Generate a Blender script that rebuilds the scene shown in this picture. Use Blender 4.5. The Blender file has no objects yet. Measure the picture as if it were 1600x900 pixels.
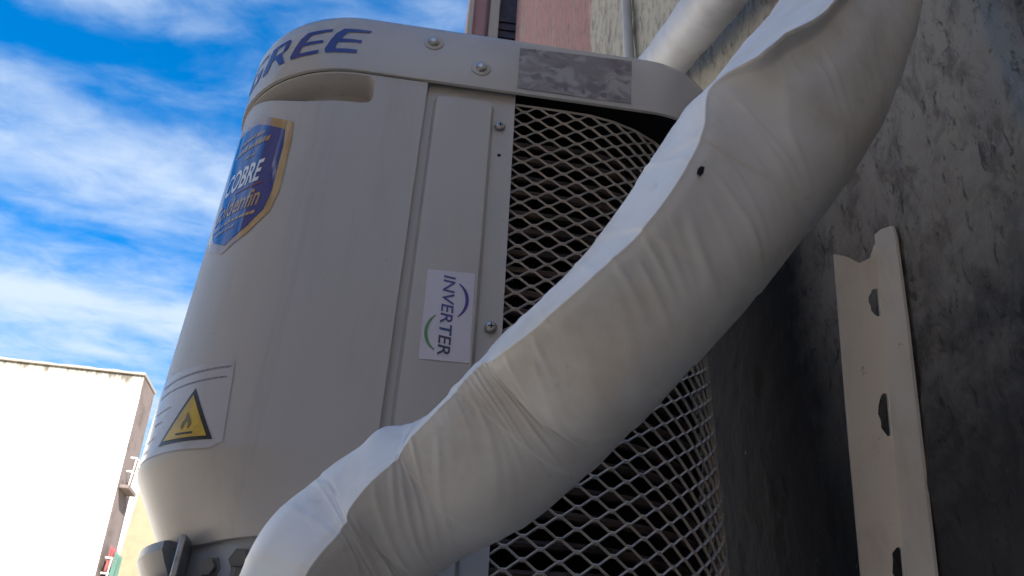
import bpy, bmesh, math, random
from math import pi, sin, cos, radians, sqrt, exp
from mathutils import Vector, Matrix, noise
random.seed(7)
S = bpy.context.scene
C = S.collection

# ------------------------------------------------------------------ camera
cam = bpy.data.cameras.new("camera")
cam_o = bpy.data.objects.new("camera", cam)
C.objects.link(cam_o)
M = Matrix(((0.9881164, -0.1156065, -0.1012968), (-0.1475311, -0.5283874, -0.8360869), (0.0431331, 0.8410956, -0.5391639)))
# columns: right, up, back.  (world axes: X towards the wall, Y along the wall, Z up)
cam_o.matrix_world = Matrix(((M[0][0], M[0][1], M[0][2], 0), (M[1][0], -M[1][1] * -1, M[1][2], 0), (M[2][0], M[2][1], M[2][2], 0), (0, 0, 0, 1)))
cam.sensor_width = 36
cam.lens = 1250 * 36 / 1600
cam.clip_start = 0.02
cam.clip_end = 2000
cam.dof.use_dof = True
cam.dof.focus_distance = 0.86
cam.dof.aperture_fstop = 22.0
S.camera = cam_o

# ------------------------------------------------------------------ sky and sun
SUN = Vector((0.32, -0.70, 0.66)).normalized()          # towards the sun
elev = math.asin(SUN.z)
w = bpy.data.worlds.new("World")
S.world = w
w.use_nodes = True
nt = w.node_tree
for n in list(nt.nodes):
    nt.nodes.remove(n)
def N(t, **k):
    n = nt.nodes.new(t)
    for a, b in k.items():
        setattr(n, a, b)
    return n
def L(a, b):
    nt.links.new(a, b)
out = N('ShaderNodeOutputWorld')
bg = N('ShaderNodeBackground')
bg.inputs[1].default_value = 0.10
L(bg.outputs[0], out.inputs[0])
sky = N('ShaderNodeTexSky', sky_type='NISHITA')
sky.sun_disc = False
sky.sun_elevation = elev
sky.sun_rotation = math.atan2(SUN.x, SUN.y)
sky.ozone_density = 3.0
hs = N('ShaderNodeHueSaturation')
hs.inputs['Saturation'].default_value = 1.5
hs.inputs['Value'].default_value = 0.85
L(sky.outputs[0], hs.inputs['Color'])
tc = N('ShaderNodeTexCoord')
sp = N('ShaderNodeSeparateXYZ')
L(tc.outputs['Generated'], sp.inputs[0])
mx = N('ShaderNodeMath', operation='MAXIMUM'); mx.inputs[1].default_value = 0.08
L(sp.outputs[2], mx.inputs[0])
dx = N('ShaderNodeMath', operation='DIVIDE'); L(sp.outputs[0], dx.inputs[0]); L(mx.outputs[0], dx.inputs[1])
dy = N('ShaderNodeMath', operation='DIVIDE'); L(sp.outputs[1], dy.inputs[0]); L(mx.outputs[0], dy.inputs[1])
cb = N('ShaderNodeCombineXYZ'); L(dx.outputs[0], cb.inputs[0]); L(dy.outputs[0], cb.inputs[1])
mp = N('ShaderNodeMapping')
mp.inputs['Rotation'].default_value = (0, 0, radians(10))
mp.inputs['Scale'].default_value = (0.9, 1.4, 1)
mp.inputs['Location'].default_value = (9.1, 0.6, 0)
L(cb.outputs[0], mp.inputs[0])
n1 = N('ShaderNodeTexNoise'); n1.inputs['Scale'].default_value = 2.1; n1.inputs['Detail'].default_value = 7; n1.inputs['Roughness'].default_value = 0.5; n1.inputs['Distortion'].default_value = 0.35
L(mp.outputs[0], n1.inputs[0])
n2 = N('ShaderNodeTexNoise'); n2.inputs['Scale'].default_value = 6.0; n2.inputs['Detail'].default_value = 6; n2.inputs['Roughness'].default_value = 0.6; n2.inputs['Distortion'].default_value = 0.4
L(mp.outputs[0], n2.inputs[0])
ad = N('ShaderNodeMath', operation='MULTIPLY_ADD'); ad.inputs[1].default_value = 0.46
L(n2.outputs[0], ad.inputs[0]); L(n1.outputs[0], ad.inputs[2])
# more cloud lower in the sky all the way round
hz = N('ShaderNodeMapRange'); hz.inputs[1].default_value = 0.34; hz.inputs[2].default_value = 0.78; hz.inputs[3].default_value = 0.03; hz.inputs[4].default_value = -0.20
L(sp.outputs[2], hz.inputs[0])
ad2 = N('ShaderNodeMath', operation='ADD'); L(ad.outputs[0], ad2.inputs[0]); L(hz.outputs[0], ad2.inputs[1])
cr = N('ShaderNodeMapRange', interpolation_type='SMOOTHSTEP'); cr.inputs[1].default_value = 0.43; cr.inputs[2].default_value = 0.97; cr.inputs[3].default_value = 0; cr.inputs[4].default_value = 0.95
L(ad2.outputs[0], cr.inputs[0])
mixc = N('ShaderNodeMixRGB')
mixc.inputs[2].default_value = (2.2, 2.6, 3.1, 1)
L(cr.outputs[0], mixc.inputs[0]); L(hs.outputs[0], mixc.inputs[1])
L(mixc.outputs[0], bg.inputs[0])

sl = bpy.data.lights.new("sun", 'SUN')
sl.energy = 5.0
sl.angle = radians(0.5)
sl.color = (1.0, 0.95, 0.87)
so = bpy.data.objects.new("sun", sl)
C.objects.link(so)
so.rotation_euler = SUN.to_track_quat('Z', 'Y').to_euler()

S.view_settings.view_transform = 'Standard'
S.view_settings.look = 'None'
S.view_settings.exposure = 1.8
S.view_settings.gamma = 1.0
S.view_settings.use_curve_mapping = False

# ------------------------------------------------------------------ helpers
def srgb(r, g, b):
    f = lambda c: (c / 255 / 12.92) if c / 255 <= 0.04045 else ((c / 255 + 0.055) / 1.055) ** 2.4
    return (f(r), f(g), f(b), 1)

class Mat:
    """small node-graph helper round one Principled material"""
    def __init__(s, name, col, rough=0.5, metal=0.0, spec=0.5):
        s.m = bpy.data.materials.new(name)
        s.m.use_nodes = True
        s.t = s.m.node_tree
        s.b = s.t.nodes['Principled BSDF']
        s.b.inputs['Base Color'].default_value = (*col[:3], 1)
        s.b.inputs['Roughness'].default_value = rough
        s.b.inputs['Metallic'].default_value = metal
        s.b.inputs['Specular IOR Level'].default_value = spec
        s.col = (*col[:3], 1)
        s.colsock = None
        s.co = s.t.nodes.new('ShaderNodeTexCoord').outputs['Object']
        s.hgt = None
    def node(s, t, **k):
        n = s.t.nodes.new(t)
        for a, b in k.items():
            setattr(n, a, b)
        return n
    def link(s, a, b):
        s.t.links.new(a, b)
    def noise(s, scale, detail=5, rough=0.6, stretch=(1, 1, 1), dist=0.0, off=(0, 0, 0)):
        mpn = s.node('ShaderNodeMapping')
        mpn.inputs['Scale'].default_value = stretch
        mpn.inputs['Location'].default_value = off
        s.link(s.co, mpn.inputs[0])
        n = s.node('ShaderNodeTexNoise')
        n.inputs['Scale'].default_value = scale
        n.inputs['Detail'].default_value = detail
        n.inputs['Roughness'].default_value = rough
        n.inputs['Distortion'].default_value = dist
        s.link(mpn.outputs[0], n.inputs[0])
        return n.outputs[0]
    def axis(s, i):
        sp = s.node('ShaderNodeSeparateXYZ')
        s.link(s.co, sp.inputs[0])
        return sp.outputs[i]
    def ramp(s, v, a, b, c=0.0, d=1.0, smooth=True):
        r = s.node('ShaderNodeMapRange', interpolation_type='SMOOTHSTEP' if smooth else 'LINEAR')
        for i, x in enumerate((a, b, c, d)):
            r.inputs[i + 1].default_value = x
        s.link(v, r.inputs[0])
        return r.outputs[0]
    def math(s, op, a, b):
        m = s.node('ShaderNodeMath', operation=op)
        for i, x in enumerate((a, b)):
            if isinstance(x, (int, float)):
                m.inputs[i].default_value = x
            else:
                s.link(x, m.inputs[i])
        return m.outputs[0]
    def over(s, col, fac, blend='MIX'):
        """lay colour col over what is there by factor socket"""
        m = s.node('ShaderNodeMixRGB', blend_type=blend)
        if isinstance(fac, (int, float)):
            m.inputs[0].default_value = fac
        else:
            s.link(fac, m.inputs[0])
        if s.colsock is None:
            m.inputs[1].default_value = s.col
        else:
            s.link(s.colsock, m.inputs[1])
        if isinstance(col, tuple):
            m.inputs[2].default_value = (*col[:3], 1)
        else:
            s.link(col, m.inputs[2])
        s.colsock = m.outputs[0]
        s.link(s.colsock, s.b.inputs['Base Color'])
        return s
    def bump(s, h, strength=0.3, dist=0.002):
        bn = s.node('ShaderNodeBump')
        bn.inputs['Strength'].default_value = strength
        bn.inputs['Distance'].default_value = dist
        s.link(h, bn.inputs['Height'])
        if s.hgt is not None:
            s.link(s.hgt, bn.inputs['Normal'])
        s.hgt = bn.outputs[0]
        s.link(s.hgt, s.b.inputs['Normal'])
        return s
    def rough(s, v):
        s.link(v, s.b.inputs['Roughness'])
        return s

def link_mesh(name, me, mat, parent=None, smooth=True, angle=None):
    o = bpy.data.objects.new(name, me)
    C.objects.link(o)
    if mat is not None:
        me.materials.append(mat.m if isinstance(mat, Mat) else mat)
    if smooth:
        me.polygons.foreach_set('use_smooth', [True] * len(me.polygons))
        me.set_sharp_from_angle(angle=radians(angle or 40))
    if parent is not None:
        o.parent = parent
    return o
def mesh(name, verts, faces, mat, parent=None, smooth=True, angle=None):
    me = bpy.data.meshes.new(name)
    me.from_pydata([tuple(v) for v in verts], [], faces)
    me.validate()
    me.update()
    return link_mesh(name, me, mat, parent, smooth, angle)
def from_bm(name, bm, mat, parent=None, smooth=True, angle=None):
    me = bpy.data.meshes.new(name)
    bm.normal_update()
    bm.to_mesh(me)
    bm.free()
    return link_mesh(name, me, mat, parent, smooth, angle)
def empty(name, loc, label, cat, group=None):
    o = bpy.data.objects.new(name, None)
    o.location = loc
    o.empty_display_size = 0.1
    C.objects.link(o)
    o['label'] = label
    o['category'] = cat
    if group:
        o['group'] = group
    return o
def tag(o, label=None, cat=None, kind=None, group=None):
    if label: o['label'] = label
    if cat: o['category'] = cat
    if kind: o['kind'] = kind
    if group: o['group'] = group
    return o
def bm_box(bm, lo, hi, bev=0.0, seg=1):
    r = bmesh.ops.create_cube(bm, size=1)
    vs = r['verts']
    for v in vs:
        v.co = Vector([lo[i] + (v.co[i] + 0.5) * (hi[i] - lo[i]) for i in range(3)])
    if bev:
        es = list({e for v in vs for e in v.link_edges})
        bmesh.ops.bevel(bm, geom=es, offset=bev, segments=seg, affect='EDGES', profile=0.5)
def box(name, lo, hi, mat, parent=None, bev=0.0, seg=1):
    bm = bmesh.new()
    bm_box(bm, lo, hi, bev, seg)
    return from_bm(name, bm, mat, parent, smooth=bev > 0)
def tube_data(pts, r, n=12, closed=False, cap=True):
    pts = [Vector(p) for p in pts]
    V, F = [], []
    k = len(pts)
    up = None
    for i, p in enumerate(pts):
        t = (pts[min(i + 1, k - 1)] - pts[max(i - 1, 0)]).normalized()
        if up is None:
            up = Vector((0, 0, 1)) if abs(t.z) < 0.9 else Vector((0, 1, 0))
        a = t.cross(up).normalized()
        b = a.cross(t).normalized()
        up = b
        rr = r[i] if isinstance(r, (list, tuple)) else r
        for j in range(n):
            q = 2 * pi * j / n
            V.append(p + a * cos(q) * rr + b * sin(q) * rr)
    for i in range(k - 1):
        for j in range(n):
            F.append((i * n + j, i * n + (j + 1) % n, (i + 1) * n + (j + 1) % n, (i + 1) * n + j))
    if cap:
        F.append(tuple(range(n - 1, -1, -1)))
        F.append(tuple(range((k - 1) * n, k * n)))
    return V, F
def join_data(parts):
    V, F = [], []
    for v, f in parts:
        o = len(V)
        V += list(v)
        F += [tuple(i + o for i in q) for q in f]
    return V, F
def sstep(a, b, x):
    t = max(0.0, min(1.0, (x - a) / (b - a)))
    return t * t * (3 - 2 * t)
def frange(a, b, st):
    n = max(1, int(round((b - a) / st)))
    return [a + (b - a) * i / n for i in range(n + 1)]

# ------------------------------------------------------------------ the path round the unit
class RR:
    """rounded rectangle seen from above; t equals X on the straight front face"""
    def __init__(s, xl, xr, yf, yb, rl, rr, rb=0.12):
        s.xl, s.xr, s.yf, s.yb, s.rl, s.rr, s.rb = xl, xr, yf, yb, rl, rr, rb
        s.cl = xl + rl
        s.cr = xr - rr
        s.t0 = s.cl - rl * pi / 2 - (yb - rb - (yf + rl))     # where the left face ends
        s.t1 = s.cr + rr * pi / 2 + (yb - rb - (yf + rr))     # where the right face ends
    def at(s, t, o=0.0):
        h = pi / 2
        if t < s.cl:
            a = (s.cl - t) / s.rl
            if a <= h:
                n = (-sin(a), -cos(a))
                return Vector((s.cl + n[0] * (s.rl + o), s.yf + s.rl + n[1] * (s.rl + o))), Vector(n)
            return Vector((s.xl - o, s.yf + s.rl + s.cl - t - s.rl * h)), Vector((-1, 0))
        if t <= s.cr:
            return Vector((t, s.yf - o)), Vector((0, -1))
        a = (t - s.cr) / s.rr
        if a <= h:
            n = (sin(a), -cos(a))
            return Vector((s.cr + n[0] * (s.rr + o), s.yf + s.rr + n[1] * (s.rr + o))), Vector(n)
        return Vector((s.xr + o, s.yf + s.rr + t - s.cr - s.rr * h)), Vector((1, 0))
    def pt(s, t, z, o=0.0):
        p, n = s.at(t, o)
        return Vector((p.x, p.y, z))
    def loop(s, o=0.0, step=0.012):
        P = [s.at(t, o)[0] for t in frange(s.t0, s.t1, step)]
        h = pi / 2
        for k in range(1, 9):                                     # back right, then back left corner
            a = h * k / 8
            P.append(Vector((s.xr - s.rb + cos(a) * (s.rb + o), s.yb - s.rb + sin(a) * (s.rb + o))))
        for k in range(0, 8):
            a = h + h * k / 8
            P.append(Vector((s.xl + s.rb + cos(a) * (s.rb + o), s.yb - s.rb + sin(a) * (s.rb + o))))
        return P
BODY = RR(-.256, .345, .66, 1.2, .15, .20)
LID = RR(-.259, .357, .657, 1.203, .15, .122)

def loft(P, prof, cap0=True, cap1=True):
    V, F = [], []
    n = None
    for o, z in prof:
        lp = P.loop(o)
        n = len(lp)
        V += [Vector((p.x, p.y, z)) for p in lp]
    for i in range(len(prof) - 1):
        for j in range(n):
            F.append((i * n + j, i * n + (j + 1) % n, (i + 1) * n + (j + 1) % n, (i + 1) * n + j))
    if cap0: F.append(tuple(range(n - 1, -1, -1)))
    if cap1: F.append(tuple(range((len(prof) - 1) * n, len(prof) * n)))
    return V, F
def sheet(P, ts, zs, off, thick=0.0):
    """a skin over the path, off(t, z) gives how far it stands out"""
    V, F = [], []
    nt_, nz = len(ts), len(zs)
    for t in ts:
        for z in zs:
            V.append(P.pt(t, z, off(t, z)))
    for i in range(nt_ - 1):
        for j in range(nz - 1):
            a = i * nz + j
            F.append((a, a + nz, a + nz + 1, a + 1))
    if thick:                                                    # turned-in rim
        rim = [i * nz for i in range(nt_)] + [(nt_ - 1) * nz + j for j in range(1, nz)] + [i * nz + nz - 1 for i in range(nt_ - 2, -1, -1)] + [j for j in range(nz - 2, 0, -1)]
        base = len(V)
        for k in rim:
            t, z = ts[k // nz], zs[k % nz]
            V.append(P.pt(t, z, off(t, z) - thick))
        m = len(rim)
        for k in range(m):
            F.append((rim[(k + 1) % m], rim[k], base + k, base + (k + 1) % m))
    return V, F
def rbox_sdf(x, y, cx, cy, hx, hy, r):
    qx, qy = abs(x - cx) - hx + r, abs(y - cy) - hy + r
    return sqrt(max(qx, 0) ** 2 + max(qy, 0) ** 2) + min(max(qx, qy), 0) - r
def wrap_bm(bm, P, o, slice_=0.004):
    """lay a flat shape with x=t, y=z onto the path"""
    xs = [v.co.x for v in bm.verts]
    x = min(xs) + slice_
    while x < max(xs) - 1e-4:
        bmesh.ops.bisect_plane(bm, geom=bm.verts[:] + bm.edges[:] + bm.faces[:], plane_co=(x, 0, 0), plane_no=(1, 0, 0))
        x += slice_
    for v in bm.verts:
        off = o(v.co.x, v.co.y) if callable(o) else o
        v.co = P.pt(v.co.x, v.co.y, off)
def poly_bm(bm, loops):
    """flat filled polygons, each a list of (x, y)"""
    for lp in loops:
        vs = [bm.verts.new((x, y, 0)) for x, y in lp]
        f = bm.faces.new(vs)
        f.normal_update()
        if f.normal.z < 0:
            f.normal_flip()
    bmesh.ops.triangulate(bm, faces=bm.faces[:])
def decal(name, P, loops, o, mat, parent, slice_=0.004):
    bm = bmesh.new()
    poly_bm(bm, loops)
    wrap_bm(bm, P, o, slice_)
    return from_bm(name, bm, mat, parent, smooth=False)
def text_bm(txt, size, shear=0.0, bold=0.0, xscale=1.0):
    cu = bpy.data.curves.new("lettering", 'FONT')
    cu.body = txt
    cu.size = size
    cu.shear = shear
    cu.offset = bold
    cu.resolution_u = 4
    ob = bpy.data.objects.new("lettering", cu)
    C.objects.link(ob)
    dg = bpy.context.evaluated_depsgraph_get()
    me = ob.evaluated_get(dg).to_mesh()
    bm = bmesh.new()
    bm.from_mesh(me)
    ob.evaluated_get(dg).to_mesh_clear()
    bpy.data.objects.remove(ob)
    bpy.data.curves.remove(cu)
    for v in bm.verts:
        v.co.x *= xscale
        v.co.z = 0
    for f in bm.faces:
        if f.normal.z < 0:
            f.normal_flip()
    return bm
def fit_bm(bm, x0, x1, y0, y1, skew=0.0):
    xs = [v.co.x for v in bm.verts]; ys = [v.co.y for v in bm.verts]
    a, b, c, d = min(xs), max(xs), min(ys), max(ys)
    for v in bm.verts:
        u = (v.co.x - a) / (b - a)
        v.co.x = x0 + u * (x1 - x0)
        v.co.y = y0 + (v.co.y - c) / (d - c) * (y1 - y0) + skew * u

# ------------------------------------------------------------------ materials
m_body = Mat("painted casing", (0.51, 0.475, 0.435), 0.42)
m_body.over((0.40, 0.36, 0.32), m_body.math('MULTIPLY', m_body.ramp(m_body.noise(7, 6, 0.65, (1, 1, 0.35)), 0.48, 0.75), 0.5))
m_body.over((0.30, 0.27, 0.23), m_body.math('MULTIPLY', m_body.ramp(m_body.noise(19, 7, 0.7, (1, 1, 0.05), 0.3, (3, 1, 2)), 0.52, 0.74), 0.40))
m_body.over((0.25, 0.22, 0.19), m_body.math('MULTIPLY', m_body.ramp(m_body.noise(95, 5, 0.75, (1, 1, 1), 0.3, (6, 2, 2)), 0.64, 0.74), 0.45))
m_body.bump(m_body.noise(5, 2, 0.5), 0.10, 0.010)
m_body.bump(m_body.noise(900, 2, 0.5), 0.05, 0.0004)
m_lid = Mat("painted lid", (0.51, 0.478, 0.44), 0.24)
m_lid.over((0.38, 0.35, 0.32), m_lid.math('MULTIPLY', m_lid.ramp(m_lid.noise(9, 6, 0.65), 0.5, 0.75), 0.45))
m_lid.bump(m_lid.noise(14, 2, 0.5), 0.06, 0.004)
m_grille = Mat("coated steel mesh", (0.60, 0.53, 0.46), 0.45)
m_grille.over((0.25, 0.2, 0.16), m_grille.ramp(m_grille.noise(40, 5), 0.55, 0.75, 0, 0.5))
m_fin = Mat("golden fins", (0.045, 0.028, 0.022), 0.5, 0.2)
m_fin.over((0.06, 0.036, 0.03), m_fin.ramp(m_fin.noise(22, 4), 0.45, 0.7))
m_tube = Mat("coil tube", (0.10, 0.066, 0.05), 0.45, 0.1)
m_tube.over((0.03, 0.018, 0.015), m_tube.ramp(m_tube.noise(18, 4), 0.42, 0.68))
m_black = Mat("black interior", (0.02, 0.02, 0.02), 0.7)
m_steel = Mat("galvanised steel", (0.45, 0.47, 0.5), 0.35, 0.8)
m_steel.over((0.3, 0.3, 0.31), m_steel.ramp(m_steel.noise(60, 3), 0.4, 0.7))
m_screw = Mat("screw steel", (0.42, 0.41, 0.39), 0.3, 0.75)
m_brass = Mat("valve brass", (0.17, 0.16, 0.145), 0.5, 0.3)
m_pan = Mat("painted base", (0.33, 0.33, 0.345), 0.4)
m_pan.over((0.24, 0.235, 0.23), m_pan.ramp(m_pan.noise(30, 5), 0.5, 0.75))
m_gap = Mat("dark joint", (0.05, 0.05, 0.05), 0.8)
m_blue = Mat("navy print", srgb(38, 44, 128), 0.3)
m_logo = Mat("logo print", srgb(48, 48, 128), 0.25)
m_gold = Mat("gold print", srgb(172, 134, 88), 0.10, spec=0.8)
m_gold.over(srgb(196, 166, 122), m_gold.ramp(m_gold.noise(14, 2), 0.4, 0.65))
m_field = Mat("blue sticker", srgb(20, 48, 135), 0.07, spec=0.85)
m_white = Mat("white print", (0.8, 0.8, 0.82), 0.2)
m_copper = Mat("copper red print", srgb(150, 70, 80), 0.2)
m_label = Mat("white label", (0.64, 0.60, 0.66), 0.25)
m_clear = Mat("pale label", (0.52, 0.49, 0.485), 0.22)
for m__ in (m_field, m_gold, m_white):
    m__.b.inputs['IOR'].default_value = 1.65
m_ink = Mat("grey ink", (0.10, 0.10, 0.12), 0.4)
m_yel = Mat("warning yellow", srgb(212, 176, 62), 0.3)
m_yel.over(srgb(188, 150, 60), m_yel.ramp(m_yel.noise(60, 3), 0.4, 0.7))
m_blk = Mat("warning black", (0.03, 0.03, 0.035), 0.35)
m_green = Mat("green print", srgb(95, 145, 85), 0.3)
m_purple = Mat("purple print", srgb(62, 44, 130), 0.3)
m_inv = Mat("violet print", srgb(70, 66, 140), 0.3)
m_inv.over(srgb(46, 56, 84), m_inv.ramp(m_inv.axis(2), 0.40, 0.36))
m_spec = Mat("faded rating label", (0.25, 0.22, 0.215), 0.35)
m_spec.over((0.38, 0.35, 0.335), m_spec.ramp(m_spec.noise(27, 3, 0.55, (1, 1, 1.3), 0.9, (2.3, 0, 1.1)), 0.44, 0.60))
m_spec.over((0.19, 0.165, 0.165), m_spec.ramp(m_spec.noise(46, 2, 0.5, (1, 1, 1.2), 0.6, (7, 1, 4)), 0.48, 0.64))
m_spec_d = Mat("label ink", (0.17, 0.15, 0.16), 0.4)
m_spec_l = Mat("label worn patch", (0.55, 0.53, 0.52), 0.4)
m_tape = Mat("white wrapping tape", (0.86, 0.845, 0.81), 0.5)
m_tape.over((0.66, 0.58, 0.47), m_tape.math('MULTIPLY', m_tape.ramp(m_tape.noise(11, 6, 0.65), 0.42, 0.75), 0.65))
m_tape.over((0.30, 0.27, 0.22), m_tape.math('MULTIPLY', m_tape.ramp(m_tape.noise(55, 6, 0.7, (1, 1, 1), 0.5, (4, 2, 0)), 0.60, 0.80), 0.4))
m_tape.bump(m_tape.noise(180, 4, 0.6), 0.12, 0.001)
m_tape2 = Mat("grey white tape", (0.56, 0.56, 0.57), 0.5)
m_tape2.over((0.42, 0.41, 0.40), m_tape2.ramp(m_tape2.noise(14, 6, 0.65), 0.45, 0.75, 0, 0.7))
m_tape2.bump(m_tape2.noise(160, 4, 0.6), 0.12, 0.001)
m_iron = Mat("cream painted angle", (0.74, 0.665, 0.56), 0.5)
m_iron.over((0.56, 0.48, 0.37), m_iron.ramp(m_iron.noise(13, 6, 0.65, (1, 1, 0.5)), 0.42, 0.72, 0, 0.8))
m_iron.over((0.2, 0.14, 0.09), m_iron.ramp(m_iron.noise(70, 6, 0.7), 0.64, 0.74, 0, 0.9))
m_iron.bump(m_iron.noise(160, 4), 0.2, 0.001)
m_pipe = Mat("grey plastic conduit", (0.5, 0.48, 0.44), 0.45)
m_pipe.over((0.36, 0.33, 0.28), m_pipe.ramp(m_pipe.noise(9, 5, 0.6, (1, 1, 0.3)), 0.45, 0.7))

# weathered house wall: grey mouldy render near, cream and dusty pink paint further along
m_wall = Mat("weathered render", (0.44, 0.415, 0.345), 0.92, spec=0.2)
yy = m_wall.axis(1); zz = m_wall.axis(2)
wob = m_wall.math('MULTIPLY', m_wall.math('SUBTRACT', m_wall.noise(3.0, 6, 0.7), 0.5), 0.9)
wob2 = m_wall.math('MULTIPLY', m_wall.math('SUBTRACT', m_wall.noise(2.2, 5, 0.7, (1, 2, 0.25), 0, (5, 1, 2)), 0.5), 1.3)
m_wall.over((0.36, 0.205, 0.195), m_wall.ramp(m_wall.math('ADD', yy, wob2), 1.72, 1.85))
m_wall.over((0.33, 0.305, 0.25), m_wall.ramp(m_wall.noise(5, 6, 0.7, (1, 1, 0.15), 0.4, (2, 7, 1)), 0.52, 0.66, 0, 0.65))
m_wall.over((0.52, 0.50, 0.42), m_wall.ramp(m_wall.noise(7, 6, 0.7, (1, 1, 0.12), 0.3, (9, 3, 4)), 0.60, 0.68, 0, 0.6))
m_wall.over((0.10, 0.09, 0.08), m_wall.ramp(m_wall.noise(11, 6, 0.75, (1, 1, 0.16), 0.6, (3, 3, 8)), 0.66, 0.74, 0, 0.7))
# grey bare render near the unit
m_wall.over((0.46, 0.41, 0.35), m_wall.ramp(m_wall.math('ADD', yy, m_wall.math('MULTIPLY', wob, 0.5)), 0.92, 0.66))
m_wall.over((0.165, 0.143, 0.123), m_wall.ramp(m_wall.noise(26, 8, 0.72, (1, 1, 0.6), 0.4), 0.46, 0.66, 0, 0.75))
m_wall.over((0.50, 0.48, 0.45), m_wall.ramp(m_wall.noise(60, 5, 0.65, (1, 1, 0.5), 0.6, (1, 6, 3)), 0.62, 0.72, 0, 0.55))
m_wall.over((0.075, 0.07, 0.068), m_wall.math('MULTIPLY', m_wall.ramp(m_wall.noise(75, 6, 0.7, (1, 1, 0.45), 0.7, (6, 2, 9)), 0.56, 0.66, 0, 0.75), m_wall.ramp(yy, 1.05, 0.8)))
m_wall.over((0.58, 0.56, 0.53), m_wall.math('MULTIPLY', m_wall.ramp(m_wall.noise(110, 4, 0.6, (1, 1, 0.6), 0.8, (2, 9, 5)), 0.66, 0.72, 0, 0.7), m_wall.ramp(yy, 1.05, 0.8)))
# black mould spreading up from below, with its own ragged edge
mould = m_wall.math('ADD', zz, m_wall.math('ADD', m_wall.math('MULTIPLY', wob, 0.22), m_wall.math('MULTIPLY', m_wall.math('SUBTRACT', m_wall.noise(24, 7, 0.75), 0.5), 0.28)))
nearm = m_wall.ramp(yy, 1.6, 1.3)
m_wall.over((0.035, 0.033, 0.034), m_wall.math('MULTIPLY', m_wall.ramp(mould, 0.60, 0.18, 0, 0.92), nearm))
gap_shade = m_wall.math('MULTIPLY', m_wall.ramp(m_wall.math('ADD', yy, m_wall.math('MULTIPLY', wob, 0.3)), 0.66, 0.80), m_wall.ramp(mould, 0.98, 0.74))  # shade of the gap behind the unit, painted into the wall colour
m_wall.over((0.018, 0.017, 0.018), m_wall.math('MULTIPLY', gap_shade, nearm))
m_wall.over((0.30, 0.28, 0.25), m_wall.math('MULTIPLY', m_wall.ramp(m_wall.noise(42, 3, 0.6, (1, 1, 1), 0.8, (8, 8, 2)), 0.70, 0.76, 0, 0.6), nearm))
m_wall.bump(m_wall.noise(60, 8, 0.7, (1, 1, 0.6)), 0.75, 0.010)
m_wall.bump(m_wall.noise(260, 4, 0.6), 0.25, 0.001)

m_pink = Mat("dusty pink render", (0.40, 0.24, 0.23), 0.9, spec=0.2)
m_pink.over((0.30, 0.18, 0.17), m_pink.ramp(m_pink.noise(6, 6, 0.7, (1, 1, 0.2)), 0.45, 0.7))
m_cream = Mat("cream render", (0.46, 0.43, 0.36), 0.9, spec=0.2)
m_cream.over((0.48, 0.42, 0.32), m_cream.ramp(m_cream.noise(6, 6, 0.7, (1, 1, 0.2)), 0.5, 0.72))
m_slit = Mat("dark shutter", (0.05, 0.035, 0.05), 0.6)  # near-black colour for the shaded gap between the houses
m_slit.over((0.09, 0.06, 0.075), m_slit.ramp(m_slit.noise(8, 4), 0.45, 0.65))
m_lime = Mat("whitewashed gable", (0.82, 0.79, 0.75), 0.9, spec=0.2)
lz = m_lime.axis(2)
drip = m_lime.noise(1.3, 7, 0.75, (1, 1, 0.10), 0.2)
m_lime.over((0.60, 0.55, 0.48), m_lime.ramp(m_lime.noise(0.5, 6, 0.7, (1, 1, 0.3), 0, (3, 3, 3)), 0.5, 0.8, 0, 0.5))
deep = m_lime.math('SUBTRACT', 11.22, lz)
d22 = m_lime.math('MULTIPLY', drip, 2.6)
m_lime.over((0.255, 0.245, 0.21), m_lime.ramp(m_lime.math('SUBTRACT', d22, m_lime.math('MULTIPLY', deep, 1.0)), 0.45, 0.85, 0, 0.97))
m_lime.over((0.10, 0.09, 0.075), m_lime.ramp(m_lime.math('SUBTRACT', m_lime.math('MULTIPLY', m_lime.noise(3.4, 7, 0.75, (1, 1, 0.09), 0.2, (5, 5, 1)), 3.0), m_lime.math('MULTIPLY', deep, 1.9)), 0.95, 1.35, 0, 0.95))
m_lime.over((0.2, 0.185, 0.16), m_lime.ramp(m_lime.noise(0.9, 7, 0.7, (1, 1, 0.6), 0.5, (8, 1, 6)), 0.63, 0.70, 0, 0.8))
m_taupe = Mat("shaded side render", (0.16, 0.13, 0.12), 0.9, spec=0.2)  # dark taupe puts shade into the white building's side
m_taupe.over((0.10, 0.08, 0.07), m_taupe.ramp(m_taupe.noise(1.2, 6, 0.7), 0.45, 0.7))
m_sand = Mat("sand yellow render", (0.27, 0.205, 0.135), 0.9, spec=0.2)
m_sand.over((0.22, 0.165, 0.11), m_sand.ramp(m_sand.noise(0.7, 6, 0.7), 0.45, 0.7))
m_rail = Mat("white railing paint", (0.75, 0.73, 0.7), 0.5)
m_glass = Mat("window glass", (0.05, 0.06, 0.07), 0.08)
m_red = Mat("red cloth", (0.20, 0.05, 0.05), 0.85)
m_teal = Mat("green cloth", (0.06, 0.13, 0.10), 0.85)
m_roof = Mat("concrete coping", (0.28, 0.25, 0.21), 0.9)
m_ochre = Mat("ochre render", (0.60, 0.48, 0.34), 0.9, spec=0.2)
m_ochre.over((0.40, 0.31, 0.21), m_ochre.ramp(m_ochre.noise(0.8, 6, 0.7), 0.45, 0.7))
m_brick = Mat("brown render", (0.075, 0.065, 0.055), 0.9, spec=0.2)
m_brick.over((0.06, 0.05, 0.042), m_brick.ramp(m_brick.noise(0.8, 6, 0.7), 0.45, 0.7))
m_ground = Mat("worn concrete", (0.56, 0.485, 0.385), 0.95, spec=0.2)
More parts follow.
